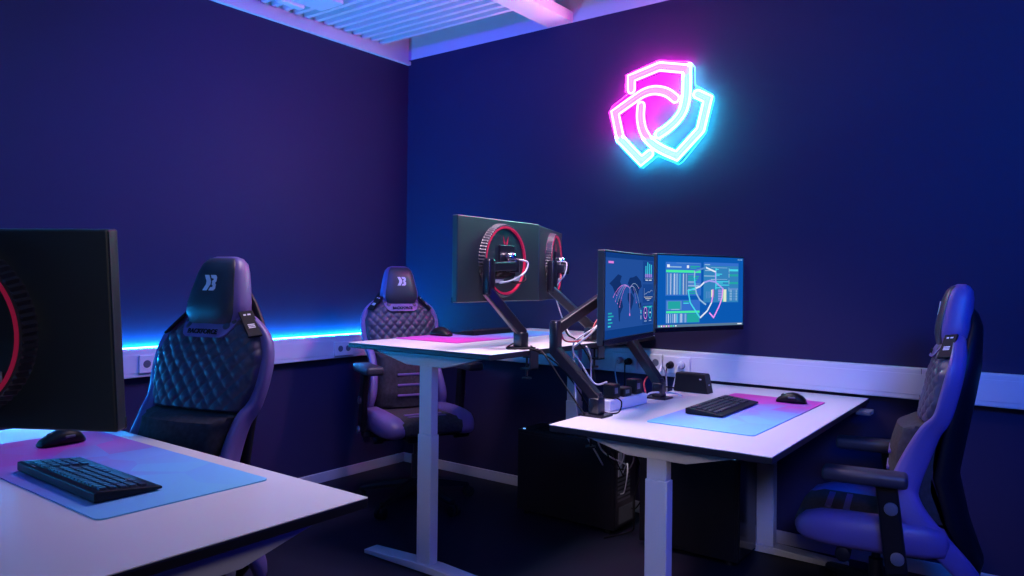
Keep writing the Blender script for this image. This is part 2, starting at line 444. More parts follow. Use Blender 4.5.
# ------------------------------------------------------------------ desk mats, keyboards, mice
def desk_mat(label, loc, rz):
    bm = prism(rrect(.92, .405, .018), Matrix.Translation((0, 0, .0004)), .003)
    o = obj('desk_mat', bm, M_['mat']); o.location = loc; o.rotation_euler = (0, 0, rz)
    return tag(o, label, 'desk mat', 'desk mats')
desk_mat('blue and magenta desk mat on the foreground desk', (1.715, -2.832, .78), PI)
desk_mat('blue and magenta desk mat on the raised desk, under the far monitors', (1.30, -.71, .985), -PI / 2)
desk_mat('blue and magenta desk mat on the right desk', (2.686, -.765, .757), PI / 2)

def make_keyboard(label):
    """local x along the keyboard, user at -y"""
    t = thing('keyboard', label, 'keyboard', group='black keyboards')
    W, D = .432, .150
    prof = [(-D / 2, .004), (-D / 2, .010), (D / 2 - .008, .026), (D / 2, .024), (D / 2, .003)]
    bm = prism([(p[0], p[1]) for p in prof], axes((-W / 2, 0, 0), (0, 1, 0), (0, 0, 1), (1, 0, 0)), W, .002)
    obj('case', bm, M_['black'], t)
    for s in (-1, 1):
        obj('foot', box((s * (W / 2 - .05), D / 2 - .02, .002), (.03, .012, .006), .002), M_['rubber'], t)
    slope = math.atan2(.016, D - .008)
    R = Matrix.Rotation(slope, 4, 'X')
    meshes = {}
    def key(x, y, w):
        k = round(w, 4)
        if k not in meshes:
            b = prism(rrect(w - .003, .0165, .002, 2), Matrix.Identity(4), .005)
            for v in b.verts:
                if v.co.z > .003: v.co.x *= .90; v.co.y *= .88
            o = obj('key', b, M_['keys'], t); meshes[k] = o.data
        else:
            o = bpy.data.objects.new('key', meshes[k]); COL.objects.link(o); o.parent = t
        o.location = (x, y, .010 + (y + D / 2) * math.tan(slope) + .0004); o.rotation_euler = (slope, 0, 0)
    P = .01855; x0 = -W / 2 + .012
    rows = [[1] * 15, [1.4] + [1] * 12 + [1.6], [1.7] + [1] * 11 + [2.3], [2.3] + [1] * 10 + [1.7], [1.3, 1.3, 1.3, 5.6, 1.3, 1.3, 1.3, 1.6]]
    for ri, row in enumerate(rows):
        x = x0; y = D / 2 - .024 - ri * .0222
        for w in row:
            w *= P * 15 / 15
            key(x + w / 2, y, w); x += w
        for c in range(4):
            key(x0 + 15 * P + .02 + (c + .5) * P * 1.22, y, P * 1.22)
    obj('indicator', box((x0 + 15 * P + .06, D / 2 - .008, .0258), (.02, .003, .0006)), M_['label'], t)
    return t
kb = make_keyboard('black keyboard on the blue mat of the foreground desk')
kb.location = (1.852, -2.916, .7834); kb.rotation_euler = (0, 0, PI - .012)
k3 = dup(kb); tag(k3, 'black keyboard on the mat of the right desk', 'keyboard'); k3.location = (2.606, -.770, .7604); k3.rotation_euler = (0, 0, PI / 2 + .02)
k2 = dup(kb); tag(k2, 'black keyboard seen edge-on on the raised desk', 'keyboard'); k2.location = (1.215, -.58, .9884); k2.rotation_euler = (0, 0, -PI / 2)

def make_mouse(label):
    """local +y is forward (away from the hand), x to the right"""
    t = thing('computer_mouse', label, 'mouse', group='black computer mice')
    rings = []
    N = 20
    secs = [(-.062, .010, .004), (-.058, .024, .018), (-.045, .033, .032), (-.025, .037, .042), (-.005, .037, .046), (.018, .034, .041), (.038, .031, .031), (.054, .027, .021), (.062, .018, .012), (.064, .008, .006)]
    for y, w, h in secs:
        ring = []
        for i in range(N):
            a = 2 * PI * i / N; c, s_ = math.cos(a), math.sin(a)
            x = w * math.copysign(abs(c) ** .7, c)
            z = h * .30 + (h * .70 * s_ ** 1 if s_ > 0 else h * .30 * s_)
            ring.append(V((x - .006 * (z / .046), y, z)))
        rings.append(ring)
    b = loft(rings)
    obj('body', b, M_['black'], t, True)
    obj('scroll_wheel', lathe([(.004, -.004), (.0095, -.003), (.0095, .003), (.004, .004)], 20, axes((-.004, .034, .0285), (0, 1, 0), (0, 0, 1), (1, 0, 0))), M_['satin'], t, True)
    obj('thumb_button', box((-.0385, -.005, .026), (.006, .03, .008), .003), M_['grey'], t)
    return t
ms = make_mouse('black mouse beside the keyboard on the foreground desk')
ms.location = (1.385, -2.785, .7834); ms.rotation_euler = (0, 0, PI + .1)
m3 = dup(ms); tag(m3, 'black mouse on the magenta end of the right desk mat', 'mouse'); m3.location = (2.775, -.418, .7604); m3.rotation_euler = (0, 0, PI / 2 + .15)
m2 = dup(ms); tag(m2, 'black mouse on the raised desk in front of the far chair', 'mouse'); m2.location = (1.165, -.905, .9884); m2.rotation_euler = (0, 0, -PI / 2)

# ------------------------------------------------------------------ monitors
MW, MH = .612, .365
def quad(bm, x0, y0, x1, y1, lift, mi):
    """screen rectangle in 0..1 screen units (x right, y down), lifted off the panel"""
    W, H = MW - .016, MH - .032
    px = lambda a: (a - .5) * W
    pz = lambda b: (.5 - b) * H + .008
    vs = [bm.verts.new((px(a), -.0005 - lift * .00025, pz(b))) for a, b in ((x0, y0), (x0, y1), (x1, y1), (x1, y0))]
    f = bm.faces.new(vs); f.material_index = mi
def poly_line(bm, pts, w, lift, mis):
    W, H = MW - .016, MH - .032
    P = [V(((a - .5) * W, 0, (.5 - b) * H + .008)) for a, b in pts]
    y = -.0005 - lift * .00025
    L = []
    for i, p in enumerate(P):
        t1 = (p - P[i - 1]).normalized() if i else None; t2 = (P[i + 1] - p).normalized() if i < len(P) - 1 else None
        t = ((t1 or t2) + (t2 or t1)).normalized(); n = V((-t.z, 0, t.x))
        k = w / max(.5, n.dot(V((-(t1 or t2).z, 0, (t1 or t2).x))))
        L.append((bm.verts.new((p.x + n.x * k, y, p.z + n.z * k)), bm.verts.new((p.x - n.x * k, y, p.z - n.z * k))))
    for i in range(len(L) - 1):
        f = bm.faces.new((L[i][0], L[i + 1][0], L[i + 1][1], L[i][1])); f.material_index = mis if isinstance(mis, int) else mis[min(i, len(mis) - 1)]
def G(name, c, s=1.0): return glow('screen_' + name, lin([x / 255 for x in c]), s)
PAL_ = ['bg', 'panel', 'green', 'teal', 'cyan', 'pale', 'white', 'lilac', 'pink', 'yellow', 'navy', 'bar', 'mid', 'slate']
PALB = [G('blue', (10, 88, 178)), G('panel', (52, 112, 205)), G('green', (70, 235, 165)), G('teal', (35, 165, 165)), G('cyan', (70, 215, 235)), G('pale', (150, 190, 225)), G('white', (225, 235, 250)), G('lilac', (165, 160, 245)), G('pink', (240, 150, 245)), G('yellow', (225, 235, 205)), G('navy', (14, 66, 150)), G('bar', (92, 122, 150)), G('mid', (90, 140, 205)), G('slate', (50, 130, 190))]
PALA = [G('deep', (33, 78, 155)), G('deep_panel', (22, 66, 140)), G('d_green', (70, 225, 165)), G('d_teal', (35, 165, 175)), G('d_cyan', (60, 200, 225)), G('d_pale', (150, 175, 215)), G('d_white', (215, 225, 240)), G('d_lilac', (150, 130, 220)), G('d_pink', (225, 130, 225)), G('d_yellow', (205, 205, 190)), G('d_navy', (17, 48, 108)), G('d_bar', (40, 90, 160)), G('d_mid', (80, 110, 180)), G('d_slate', (14, 60, 132))]
ix = {n: i for i, n in enumerate(PAL_)}
def screen_dash(bm):
    rs = random.Random(3)
    q = lambda x0, y0, x1, y1, l, c: quad(bm, x0, y0, x1, y1, l, ix[c])
    q(0, 0, 1, 1, 0, 'bg'); q(0, 0, 1, .06, 1, 'slate'); q(0, .90, 1, 1, 1, 'slate')
    q(.05, .10, .145, .125, 2, 'pink')
    for y0, y1 in ((.07, .34), (.37, .61), (.64, .89)): q(.745, y0, .985, y1, 1, 'panel')
    # world map silhouette
    def blob(pts):
        W, H = MW - .016, MH - .032
        f = bm.faces.new([bm.verts.new(((a - .5) * W, -.0010, (.5 - b) * H + .008)) for a, b in pts]); f.material_index = ix['navy']
    blob([(.07, .36), (.16, .30), (.23, .25), (.30, .27), (.27, .34), (.30, .38), (.24, .44), (.22, .50), (.17, .47), (.13, .40)])
    blob([(.24, .53), (.31, .57), (.33, .64), (.28, .72), (.27, .82), (.25, .80), (.24, .68), (.22, .58)])
    blob([(.42, .36), (.46, .29), (.54, .28), (.60, .26), (.70, .33), (.72, .40), (.66, .44), (.64, .52), (.58, .47), (.53, .50), (.49, .42)])
    blob([(.42, .48), (.50, .48), (.55, .54), (.53, .62), (.49, .70), (.46, .62), (.42, .55)])
    blob([(.64, .62), (.71, .60), (.72, .67), (.66, .68)])
    hub = (.46, .42)
    for ex, ey, c in ((.14, .52, 'pink'), (.18, .57, 'lilac'), (.22, .60, 'pale'), (.26, .64, 'pink'), (.20, .50, 'lilac'), (.65, .42, 'pale'), (.70, .73, 'pale'), (.60, .60, 'lilac')):
        mx, my = (hub[0] + ex) / 2, min(hub[1], ey) - .12
        pts = [((1 - t) ** 2 * hub[0] + 2 * t * (1 - t) * mx + t * t * ex, (1 - t) ** 2 * hub[1] + 2 * t * (1 - t) * my + t * t * ey) for t in [i / 12 for i in range(13)]]
        poly_line(bm, pts, .0010, 4, ix[c])
        q(ex - .004, ey - .007, ex + .004, ey + .007, 5, 'pink')
    q(.46, .42, .468, .75, 4, 'lilac'); q(.455, .73, .473, .76, 5, 'pink')
    # bar chart
    for i, h_ in enumerate((.15, .20, .18, .17)):
        x = .80 + i * .042
        q(x, .28 - h_, x + .020, .235, 3, 'cyan'); q(x - .006, .235, x + .026, .28, 3, 'lilac')
    q(.785, .29, .97, .294, 3, 'pale'); q(.80, .31, .86, .322, 3, 'white'); q(.88, .31, .95, .322, 3, 'white')
    # line chart
    poly_line(bm, [(.78, .50), (.83, .49), (.86, .47), (.90, .475), (.94, .45), (.97, .46)], .0010, 3, ix['pale'])
    q(.775, .42, .779, .54, 3, 'pale'); q(.775, .535, .975, .541, 3, 'yellow'); q(.80, .555, .94, .562, 3, 'yellow'); q(.84, .575, .90, .585, 3, 'pale')
    # gauges
    for cx, c in ((.81, 'pink'), (.92, 'cyan')):
        poly_line(bm, [(cx + .036 * math.cos(a), .745 + .075 * math.sin(a)) for a in [2 * PI * i / 24 for i in range(25)]], .0021, 3, ix[c])
        q(cx - .014, .735, cx + .014, .752, 3, 'white'); q(cx - .028, .845, cx + .03, .855, 3, 'pale')
    q(.76, .655, .97, .675, 2, 'teal')
    for y, w in ((.70, .07), (.735, .10), (.77, .06), (.81, .08), (.85, .05)): q(.05, y, .05 + w, y + .018, 3, 'teal' if w > .06 else 'cyan')
    q(.700, .70, .716, .75, 3, 'cyan'); q(.700, .77, .716, .82, 3, 'pale')
def screen_desktop(bm):
    rs = random.Random(5)
    q = lambda x0, y0, x1, y1, l, c: quad(bm, x0, y0, x1, y1, l, ix[c])
    q(0, 0, 1, 1, 0, 'bg')
    # upper left window
    q(.085, .09, .485, .56, 1, 'panel'); q(.10, .125, .13, .165, 2, 'white'); q(.13, .15, .26, .165, 2, 'pale'); q(.32, .13, .345, .17, 2, 'white'); q(.36, .135, .47, .155, 2, 'teal'); q(.36, .162, .43, .175, 2, 'teal')
    q(.20, .098, .47, .105, 2, 'mid'); q(.09, .20, .48, .235, 3, 'green')
    for i in range(26):
        x = .092 + i * .0092 + rs.uniform(0, .002)
        q(x, .25, x + .006, .545, 2, rs.choice(('pale', 'pale', 'mid', 'slate', 'cyan', 'bar', 'white', 'mid')))
    for i in range(11):
        y = .25 + i * .027; q(.335, y, rs.uniform(.40, .475), y + .017, 2, rs.choice(('pale', 'teal', 'mid', 'teal')))
    # lower left window
    q(.09, .62, .475, .945, 1, 'panel'); q(.10, .635, .265, .76, 2, 'mid'); q(.115, .64, .25, .745, 3, 'teal'); q(.15, .748, .24, .758, 3, 'pale')
    q(.285, .635, .37, .65, 2, 'teal'); q(.285, .66, .345, .675, 2, 'cyan'); q(.095, .775, .47, .805, 3, 'green')
    for i in range(21):
        x = .095 + i * .0108; q(x, .815, x + .007, .94, 2, rs.choice(('pale', 'mid', 'slate', 'white', 'pale', 'cyan')))
    q(.325, .815, .465, .94, 3, 'teal')
    # right window
    q(.515, .08, .94, .66, 1, 'slate'); q(.515, .08, .94, .125, 2, 'panel'); q(.525, .105, .59, .118, 3, 'pale')
    for y in (.15, .32): q(.60, y, .80, y + .006, 2, 'pale')
    q(.655, .16, .668, .47, 2, 'cyan')
    for y, w in ((.17, .03), (.24, .07), (.26, .04), (.35, .15), (.37, .08), (.40, .16), (.44, .05)): q(.665, y, .665 + w, y + .013, 3, 'cyan')
    for y, c in ((.17, 'cyan'), (.245, 'teal'), (.36, 'teal'), (.45, 'mid')): q(.825, y, .935, y + .03, 3, c)
    for y in (.16, .235, .33, .44): q(.818, y, .824, y + .06, 3, 'pale')
    for x, y, w in ((.53, .19, .06), (.58, .185, .05), (.52, .27, .14), (.60, .32, .05)): q(x, y, x + w, y + .013, 3, 'pale')
    for i in range(3): q(.545 + i * .02, .50, .553 + i * .02, .60, 3, 'mid')
    q(.605, .475, .63, .585, 3, 'yellow'); q(.635, .475, .647, .585, 3, 'bar'); q(.755, .47, .79, .65, 3, 'yellow'); q(.745, .47, .753, .65, 3, 'green')
    for i in range(7):
        y = .475 + i * .024
        q(.83, y, .86, y + .012, 3, 'pale'); q(.87, y, .90, y + .012, 3, 'mid'); q(.905, y, .925, y + .012, 3, 'pale')
        q(.69, y, .735, y + .012, 4, 'lilac')
    # shield line figure
    poly_line(bm, [(.415, .42), (.405, .30), (.41, .21), (.54, .155), (.655, .215), (.655, .30), (.66, .37)], .0040, 6, [ix['cyan'], ix['pale'], ix['mid'], ix['white'], ix['lilac'], ix['lilac'], ix['cyan']])
    poly_line(bm, [(.415, .42), (.43, .53), (.47, .62), (.53, .68), (.545, .69)], .0040, 6, ix['pale'])
    poly_line(bm, [(.47, .43), (.42, .455), (.335, .49), (.36, .66), (.475, .88)], .0040, 6, [ix['white'], ix['cyan'], ix['cyan'], ix['cyan']])
    poly_line(bm, [(.475, .88), (.56, .78), (.61, .66), (.625, .55), (.625, .47)], .0040, 6, [ix['white'], ix['white'], ix['pink'], ix['pink']])
    poly_line(bm, [(.47, .43), (.52, .37), (.58, .345), (.65, .36), (.70, .41), (.745, .46), (.735, .60), (.70, .72), (.635, .88), (.585, .81)], .0040, 7, [ix['white'], ix['lilac'], ix['lilac'], ix['lilac'], ix['lilac'], ix['pink'], ix['pink'], ix['pink'], ix['pink']])
    q(0, .965, 1, 1, 2, 'bar')
    for i, c in enumerate(('cyan', 'white', 'pink', 'yellow', 'pink', 'green', 'cyan', 'white')): q(.012 + i * .026, .973, .028 + i * .026, .992, 3, c)
    q(.93, .975, .985, .99, 3, 'white')
    for i in range(3): q(.93 + i * .022, .02, .942 + i * .022, .035, 2, 'pale')
def screen_plain(bm):
    quad(bm, 0, 0, 1, 1, 0, ix['bg']); quad(bm, .1, .1, .45, .55, 1, ix['panel']); quad(bm, .5, .1, .9, .4, 1, ix['cyan'])
    quad(bm, .1, .6, .6, .9, 1, ix['lilac']); quad(bm, .65, .5, .9, .9, 1, ix['white']); quad(bm, 0, .96, 1, 1, 1, ix['bar'])
def make_monitor(label, centre, yaw, tilt, content, pal, ringlit=True):
    """local x to the viewer's right when looking at the screen, screen faces -y, origin at the panel centre"""
    t = thing('monitor', label, 'monitor', centre, 0, 'wide black monitors on arms')
    t.rotation_euler = (tilt, 0, yaw)
    obj('housing', rng(-MW / 2, MW / 2, 0, .030, -MH / 2, MH / 2, .004), M_['shell'], t)
    bm = rng(-MW / 2, MW / 2, -.0004, .006, -MH / 2, -MH / 2 + .022, .001)
    obj('bezel', bm, M_['gloss'], t)
    bm = BM(); content(bm)
    s = bpy.data.meshes.new('screen'); bm.to_mesh(s); bm.free()
    for m in pal: s.materials.append(m)
    so = bpy.data.objects.new('screen', s); COL.objects.link(so); so.parent = t
    # round rear hub: ribbed outer drum, red inner ring, recessed middle
    Mx = axes((0, .030, 0), (1, 0, 0), (0, 0, -1), (0, 1, 0))
    N = 144; rings = []
    for rr, zz, rib in ((.166, -.002, 0), (.165, .004, 1), (.160, .026, 1), (.157, .030, 0), (.152, .030, 0), (.150, .026, 0)):
        rings.append([V(((rr - (.0035 if rib and i % 2 else 0)) * math.cos(2 * PI * i / N), (rr - (.0035 if rib and i % 2 else 0)) * math.sin(2 * PI * i / N), zz)) for i in range(N)])
    hub = obj('rear_drum', xf(loft(rings, True, False), Mx), M_['ridge'], t)
    obj('ring_light', lathe([(.1515, .022), (.1515, .031), (.1435, .031), (.142, .022)], 64, Mx), M_['red'], hub, True, angle=40)
    obj('rear_cap', lathe([(.142, -.001), (.142, .021), (.139, .024), (.002, .024)], 64, Mx), M_['shell'], t, True, angle=40)
    # emblem: two swept fangs meeting in a point
    e = BM()
    for sgn in (-1, 1):
        add(e, prism([(sgn * .003, -.026), (sgn * .016, -.006), (sgn * .019, .024), (sgn * .011, .002), (sgn * .006, -.004)], axes((0, .0542, .085), (1, 0, 0), (0, 0, 1), (0, -1, 0)), -.001))
    obj('emblem', e, M_['red'], t)
    # recess with ports and stickers
    obj('port_recess', box((.0, .0545, -.052), (.15, .002, .050), .0008), M_['gloss'], t)
    obj('sticker', box((.045, .0554, -.092), (.060, .0008, .016)), M_['label'], t)
    obj('sticker', box((-.088, .0554, -.080), (.046, .0008, .020)), M_['label'], t)
    obj('mount_plate', box((0, .059, .012), (.11, .010, .11), .002), M_['satin'], t)
    return t
TILT1 = -5.5
mon1 = make_monitor('large black monitor at far left edge, seen from behind over the foreground desk', (2.112, -3.243, 1.181), math.radians(31 + 180), 0, screen_plain, PALB)
mon1.rotation_euler = (math.radians(TILT1), 0, math.radians(211))
rz = lambda yaw: math.radians(yaw)
mon2a = make_monitor('nearer of the two monitors seen from behind over the raised desk', (1.683, -1.118, 1.364), math.radians(91.8 + 180), 0, screen_plain, PALB)
mon2b = make_monitor('farther of the two monitors seen from behind, partly covered by its neighbour', (1.536, -.508, 1.361), math.radians(112.9 + 180), 0, screen_plain, PALB)
mon3a = make_monitor('lit monitor showing a world map and charts over the right desk', (2.288, -.977, 1.215), math.radians(98.7), 0, screen_dash, PALA)
mon3b = make_monitor('lit monitor showing code windows behind a glowing shield figure, over the right desk', (2.326, -.332, 1.226), math.radians(71.0), 0, screen_desktop, PALB)

# ------------------------------------------------------------------ monitor stands
def rear(mon, d, dz=0.012):
    """world point d metres behind the rear mount of a monitor"""
    e = mon.rotation_euler.to_matrix()
    return V(mon.location) + e @ V((0, .064 + d, dz))
def make_arm(label, base, wrist, mon, edge, h, elbow_h=.125, rdz=.012, clamp_dir=(1, 0, 0), m='satin', top=None):
    t = thing('monitor_stand', label, 'monitor stand', base, 0, 'monitor stands clamped to the desks')
    B = V(base); W = V(wrist)
    loc = lambda p: V(p) - B
    cd = V(clamp_dir)
    obj('base_plate', box((0, 0, .004), (.10, .085, .008), .003), M_['satin'], t)
    # clamp over the desk edge
    e = V((edge - B.x, 0, 0)); s = 1 if e.x > 0 else -1
    bm = rng(min(0, e.x + s * .004), max(0, e.x + s * .010), -.03, .03, .0, .006)
    bm = rng(e.x + s * .003 if s > 0 else e.x - .010, e.x + .010 if s > 0 else e.x - .003, -.03, .03, -.085, .004, .001)
    add(bm, rng(min(e.x + s * .010, e.x - s * .045), max(e.x + s * .010, e.x - s * .045), -.03, .03, -.085, -.077, .001))
    c = obj('clamp', bm, M_['satin'], t)
    add_ = cyl((e.x - s * .03, 0, -.12), (e.x - s * .03, 0, -.037), .005, n=12)
    add(add_, cyl((e.x - s * .03, 0, -.036), (e.x - s * .03, 0, -.031), .018, n=20)); add(add_, cyl((e.x - s * .03, 0, -.125), (e.x - s * .03, 0, -.119), .020, n=20))
    obj('clamp_screw', add_, M_['satin'], c, True, angle=40)
    obj('post', add(box((0, 0, .038), (.048, .052, .066), .007, 3), cyl((0, 0, .0), (0, 0, .09), .020, n=20)), M_[m], t, True, angle=35)
    p0 = V((0, 0, .070)); p1 = loc(W)
    dd = (p1 - p0).normalized(); side = V((0, 0, 1)).cross(dd).normalized(); up = dd.cross(side)
    obj('lower_arm', bar(p0 - dd * .012, p1 + dd * .012, .042, .044, .007), M_[m], t)
    ht = p1 + V((0, 0, elbow_h))
    obj('pivot', add(box(p1 + V((0, 0, elbow_h / 2)), (.040, .044, elbow_h + .03), .009, 3), cyl(ht - V((0, 0, .01)), ht + V((0, 0, .018)), .021, n=24, bev=.002)), M_[m], t, True, angle=35)
    R = loc(rear(mon, .040, rdz)); Rb = loc(rear(mon, .002, rdz))
    tp = loc(V(top)) if top else ht
    ua = obj('upper_arm', bar(ht - V((0, 0, .018)), R, .036, .040, .006), M_[m], t)
    obj('ball_joint', lathe([(.012, -.022), (.024, -.014), (.028, 0), (.024, .014), (.012, .022)], 24, Matrix.Translation(R * .4 + Rb * .6 + V((0, 0, .038)))), M_['chrome'], t, True)
    obj('tilt_head', add(bar(R, Rb, .046, .05, .006), cyl(R - V((0, 0, .03)), R + V((0, 0, .03)), .021, n=20, bev=.003)), M_['chrome' if m == 'c' else m], t, True, angle=35)
    return t
arm2a = make_arm('black monitor stand clamped to the raised desk corner, holding the nearer rear-facing monitor', (1.862, -1.165, .985), (1.795, -1.305, 1.225), mon2a, 1.925, .985, rdz=-.024)
arm2b = make_arm('black monitor stand holding the farther rear-facing monitor on the raised desk', (1.872, -.605, .985), (1.70, -.69, 1.232), mon2b, 1.925, .985, rdz=-.02)
arm3a = make_arm('black monitor stand on the near corner of the right desk', (2.280, -1.235, .757), (2.10, -1.255, 1.000), mon3a, 2.2255, .757, elbow_h=.10)
arm3b = make_arm('black monitor stand standing behind the white power strip on the right desk', (2.272, -.675, .757), (2.125, -.655, .995), mon3b, 2.2255, .757, elbow_h=.16)
# arm of the foreground monitor, base mostly out of frame
arm1 = make_arm('black monitor stand behind the foreground monitor at the left edge', (1.90, -3.335, .78), (1.86, -3.385, 1.00), mon1, 1.90, .78, elbow_h=.13)
for o in list(arm1.children):
    if o.name.startswith('clamp'):
        for ch in list(o.children): bpy.data.objects.remove(ch)
        bpy.data.objects.remove(o)

# ------------------------------------------------------------------ things on the right desk
t = thing('power_strip', 'white power strip lying on the left edge of the right desk', 'power strip', (2.262, -.985, .757), math.radians(86))
obj('body', box((0, 0, .0235), (.285, .056, .045), .005), M_['power'], t)
for i in range(5):
    obj('outlet', lathe([(.0205, .0465), (.0205, .0475), (.017, .0475), (.017, .0465)], 24, Matrix.Translation((-.112 + i * .050, 0, 0))), M_['socket'], t)
obj('switch', box((.128, 0, .0475), (.012, .022, .005), .001), M_['rcable'], t)
ad = None
for i, (x, y, w, hgt, lab) in enumerate(((2.256, -1.075, .050, .058, 'black plug adapter on the power strip, nearest to the near arm'), (2.262, -.992, .062, .036, 'lowest black plug adapter in the middle of the power strip'), (2.268, -.905, .050, .062, 'black plug adapter at the far end of the power strip'))):
    a = thing('plug_adapter', lab, 'adapter', (x, y, .8052), math.radians(86), 'plug adapters in the power strip')
    obj('body', box((0, 0, hgt / 2), (w, .052, hgt), .006, 3), M_['black'], a)
    obj('label', box((-.006, -.0263, hgt * .55), (w * .45, .0006, hgt * .4)), M_['grey'], a)
t = thing('docking_box', 'black wedge-shaped box at the wall end of the right desk, beside the blue mat', 'docking box', (2.313, -.388, .757), 0)
bm = loft([[V((x, y, z)) for x, y in ((a0, b0), (a1, b0), (a1, b1), (a0, b1))] for z, a0, a1, b0, b1 in ((.001, -.085, .082, -.033, .033), (.084, -.080, .066, -.030, .030), (.090, -.077, .062, -.027, .027))])
obj('case', bm, M_['black'], t)
obj('status_light', box((.0775, -.004, .040), (.003, .014, .005)), M_['label'], t)
obj('front_badge', box((.045, -.0305, .066), (.010, .003, .006)), M_['label'], t)

# ------------------------------------------------------------------ computer towers under the desks
def make_tower(label, x0, x1, y0, y1, h, rear_x):
    t = thing('computer_tower', label, 'computer', ((x0 + x1) / 2, (y0 + y1) / 2, 0), 0, 'black computer towers under the desks')
    hx, hy = (x1 - x0) / 2, (y1 - y0) / 2
    obj('case', rng(-hx, hx, -hy, hy, .022, h, .004), M_['black'], t)
    for sx in (-1, 1):
        for sy in (-1, 1): obj('foot', cyl((sx * (hx - .05), sy * (hy - .03), .001), (sx * (hx - .05), sy * (hy - .03), .023), .02, n=16), M_['rubber'], t)
    obj('side_panel', rng(-hx + .015, hx - .015, -hy - .003, -hy + .001, .04, h - .02, .0012), M_['black'], t)
    s = 1 if rear_x > 0 else -1
    obj('front_panel', rng(-s * hx - .004, -s * hx + .004, -hy + .01, hy - .01, .035, h - .012, .002), M_['gloss'], t)
    rp = obj('rear_panel', rng(s * hx - .002, s * hx + .003, -hy + .012, hy - .012, .035, h - .012, .001), M_['satin'], t)
    b = BM()
    for i in range(7): add(b, rng(s * hx + .001, s * hx + .005, -.085 + .0, .045, .16 + i * .021, .168 + i * .021 + .004, .001))
    obj('expansion_slots', b, M_['grey'], rp)
    b = rng(s * hx + .001, s * hx + .006, -.085, -.045, h - .17, h - .05, .001)
    obj('port_cluster', b, M_['label'], rp)
    fan = lathe([(.055, 0), (.055, .004), (.048, .004), (.046, .001)], 28, axes((s * hx + .001, .03, h - .10), (0, 1, 0), (0, 0, 1), (1, 0, 0)))
    obj('fan_grille', fan, M_['grey'], rp)
    obj('power_supply', rng(s * hx + .001, s * hx + .005, -.07, .07, .045, .13, .001), M_['grey'], rp)
    b = BM()
    for i in range(14): add(b, rng(-hx + .08 + i * .03, -hx + .095 + i * .03, -hy + .04, hy - .04, h - .001, h + .003))
    obj('top_vent', b, M_['rubber'], t)
    obj('power_light', box((-s * (hx - .03), -hy + .02, h + .002), (.014, .005, .003)), M_['pcled'], t)
    return t
make_tower('black computer tower on the floor with cables at its back, left under the right desk', 1.31, 1.915, -.43, -.20, .46, 1)
make_tower('black computer tower on the floor behind the white leg of the right desk', 2.07, 2.56, -.46, -.225, .48, -1)

# ------------------------------------------------------------------ loose cables
def cable(pts, r_, m, label, group='loose cables'):
    o = obj('cable', tube(pts, r_, 7, 7), m, None, True)
    settle(o, pts[0]); return tag(o, label, 'cable', group)
W_, K_, R_ = M_['wcable'], M_['rubber'], M_['rcable']
cable([(2.235, -1.04, 1.17), (2.20, -1.10, 1.12), (2.20, -1.18, 1.05), (2.12, -1.21, 1.035), (2.09, -1.20, 1.08), (2.10, -1.19, 1.12)], .0036, R_, 'red cable looping from the map monitor to its arm')
cable([(2.245, -1.06, 1.13), (2.255, -1.14, 1.14), (2.24, -1.20, 1.08), (2.18, -1.21, 1.03), (2.14, -1.19, 1.00), (2.15, -1.14, .94), (2.19, -1.10, .86), (2.24, -1.085, .868)], .0040, W_, 'white cable looping below the map monitor to the power strip')
cable([(2.23, -1.08, 1.14), (2.235, -1.16, 1.10), (2.17, -1.19, 1.05), (2.13, -1.17, 1.02), (2.12, -1.15, .94), (2.11, -1.12, .84), (2.12, -1.10, .70), (2.06, -.80, .45)], .0036, W_, 'thin white cable hanging straight down behind the near arm')
cable([(2.11, -1.21, 1.10), (2.06, -1.10, 1.05), (2.04, -1.0, 1.02), (2.08, -.95, .93), (2.10, -.93, .80), (2.08, -.85, .60), (2.00, -.60, .40), (1.93, -.36, .32)], .0036, K_, 'black cable dropping between the two desks to the left tower')
cable([(1.905, -1.15, .998), (1.98, -1.21, .985), (2.06, -1.285, .99), (2.14, -1.287, .90), (2.215, -1.283, .81), (2.255, -1.28, .764)], .0036, K_, 'black cable running from the raised desk down beside the near arm')
cable([(1.84, -1.10, 1.03), (1.83, -1.22, .992), (1.88, -1.24, .990), (1.945, -1.20, .990), (2.0, -1.10, .93), (2.04, -1.0, .82), (2.05, -.8, .60), (1.95, -.40, .30)], .0034, K_, 'black cable drooping over the corner of the raised desk')
cable([(1.64, -.60, 1.25), (1.70, -.62, 1.13), (1.76, -.66, 1.06), (1.80, -.68, 1.02), (1.82, -.64, .99)], .0030, W_, 'thin pale cable under the farther rear-facing monitor')
cable([(1.755, -1.10, 1.37), (1.80, -1.04, 1.36), (1.80, -1.06, 1.31), (1.80, -1.16, 1.275), (1.80, -1.24, 1.265)], .0042, W_, 'white cable curling behind the nearer rear-facing monitor')
cable([(1.76, -1.13, 1.275), (1.785, -1.10, 1.265), (1.79, -1.04, 1.275), (1.775, -1.02, 1.30)], .0034, K_, 'short black cable below the mount of the nearer rear-facing monitor')
cable([(1.615, -.52, 1.375), (1.66, -.50, 1.37), (1.67, -.53, 1.31), (1.655, -.56, 1.27), (1.66, -.59, 1.25)], .0036, W_, 'white cable curling behind the farther rear-facing monitor')
cable([(2.335, -.57, .763), (2.31, -.60, .775), (2.275, -.735, .79), (2.27, -.80, .784), (2.27, -.83, .79)], .0045, W_, 'thick white cable bending round the foot of the far arm')
cable([(2.26, -.78, .79), (2.21, -.70, .82), (2.18, -.60, .84), (2.15, -.50, .82), (2.14, -.42, .70)], .0036, R_, 'red cable behind the far arm')
cable([(2.25, -.40, .765), (2.19, -.45, .775), (2.16, -.52, .74), (2.13, -.55, .60), (2.1, -.42, .52)], .0034, K_, 'black cable leaving the docking box over the desk edge')
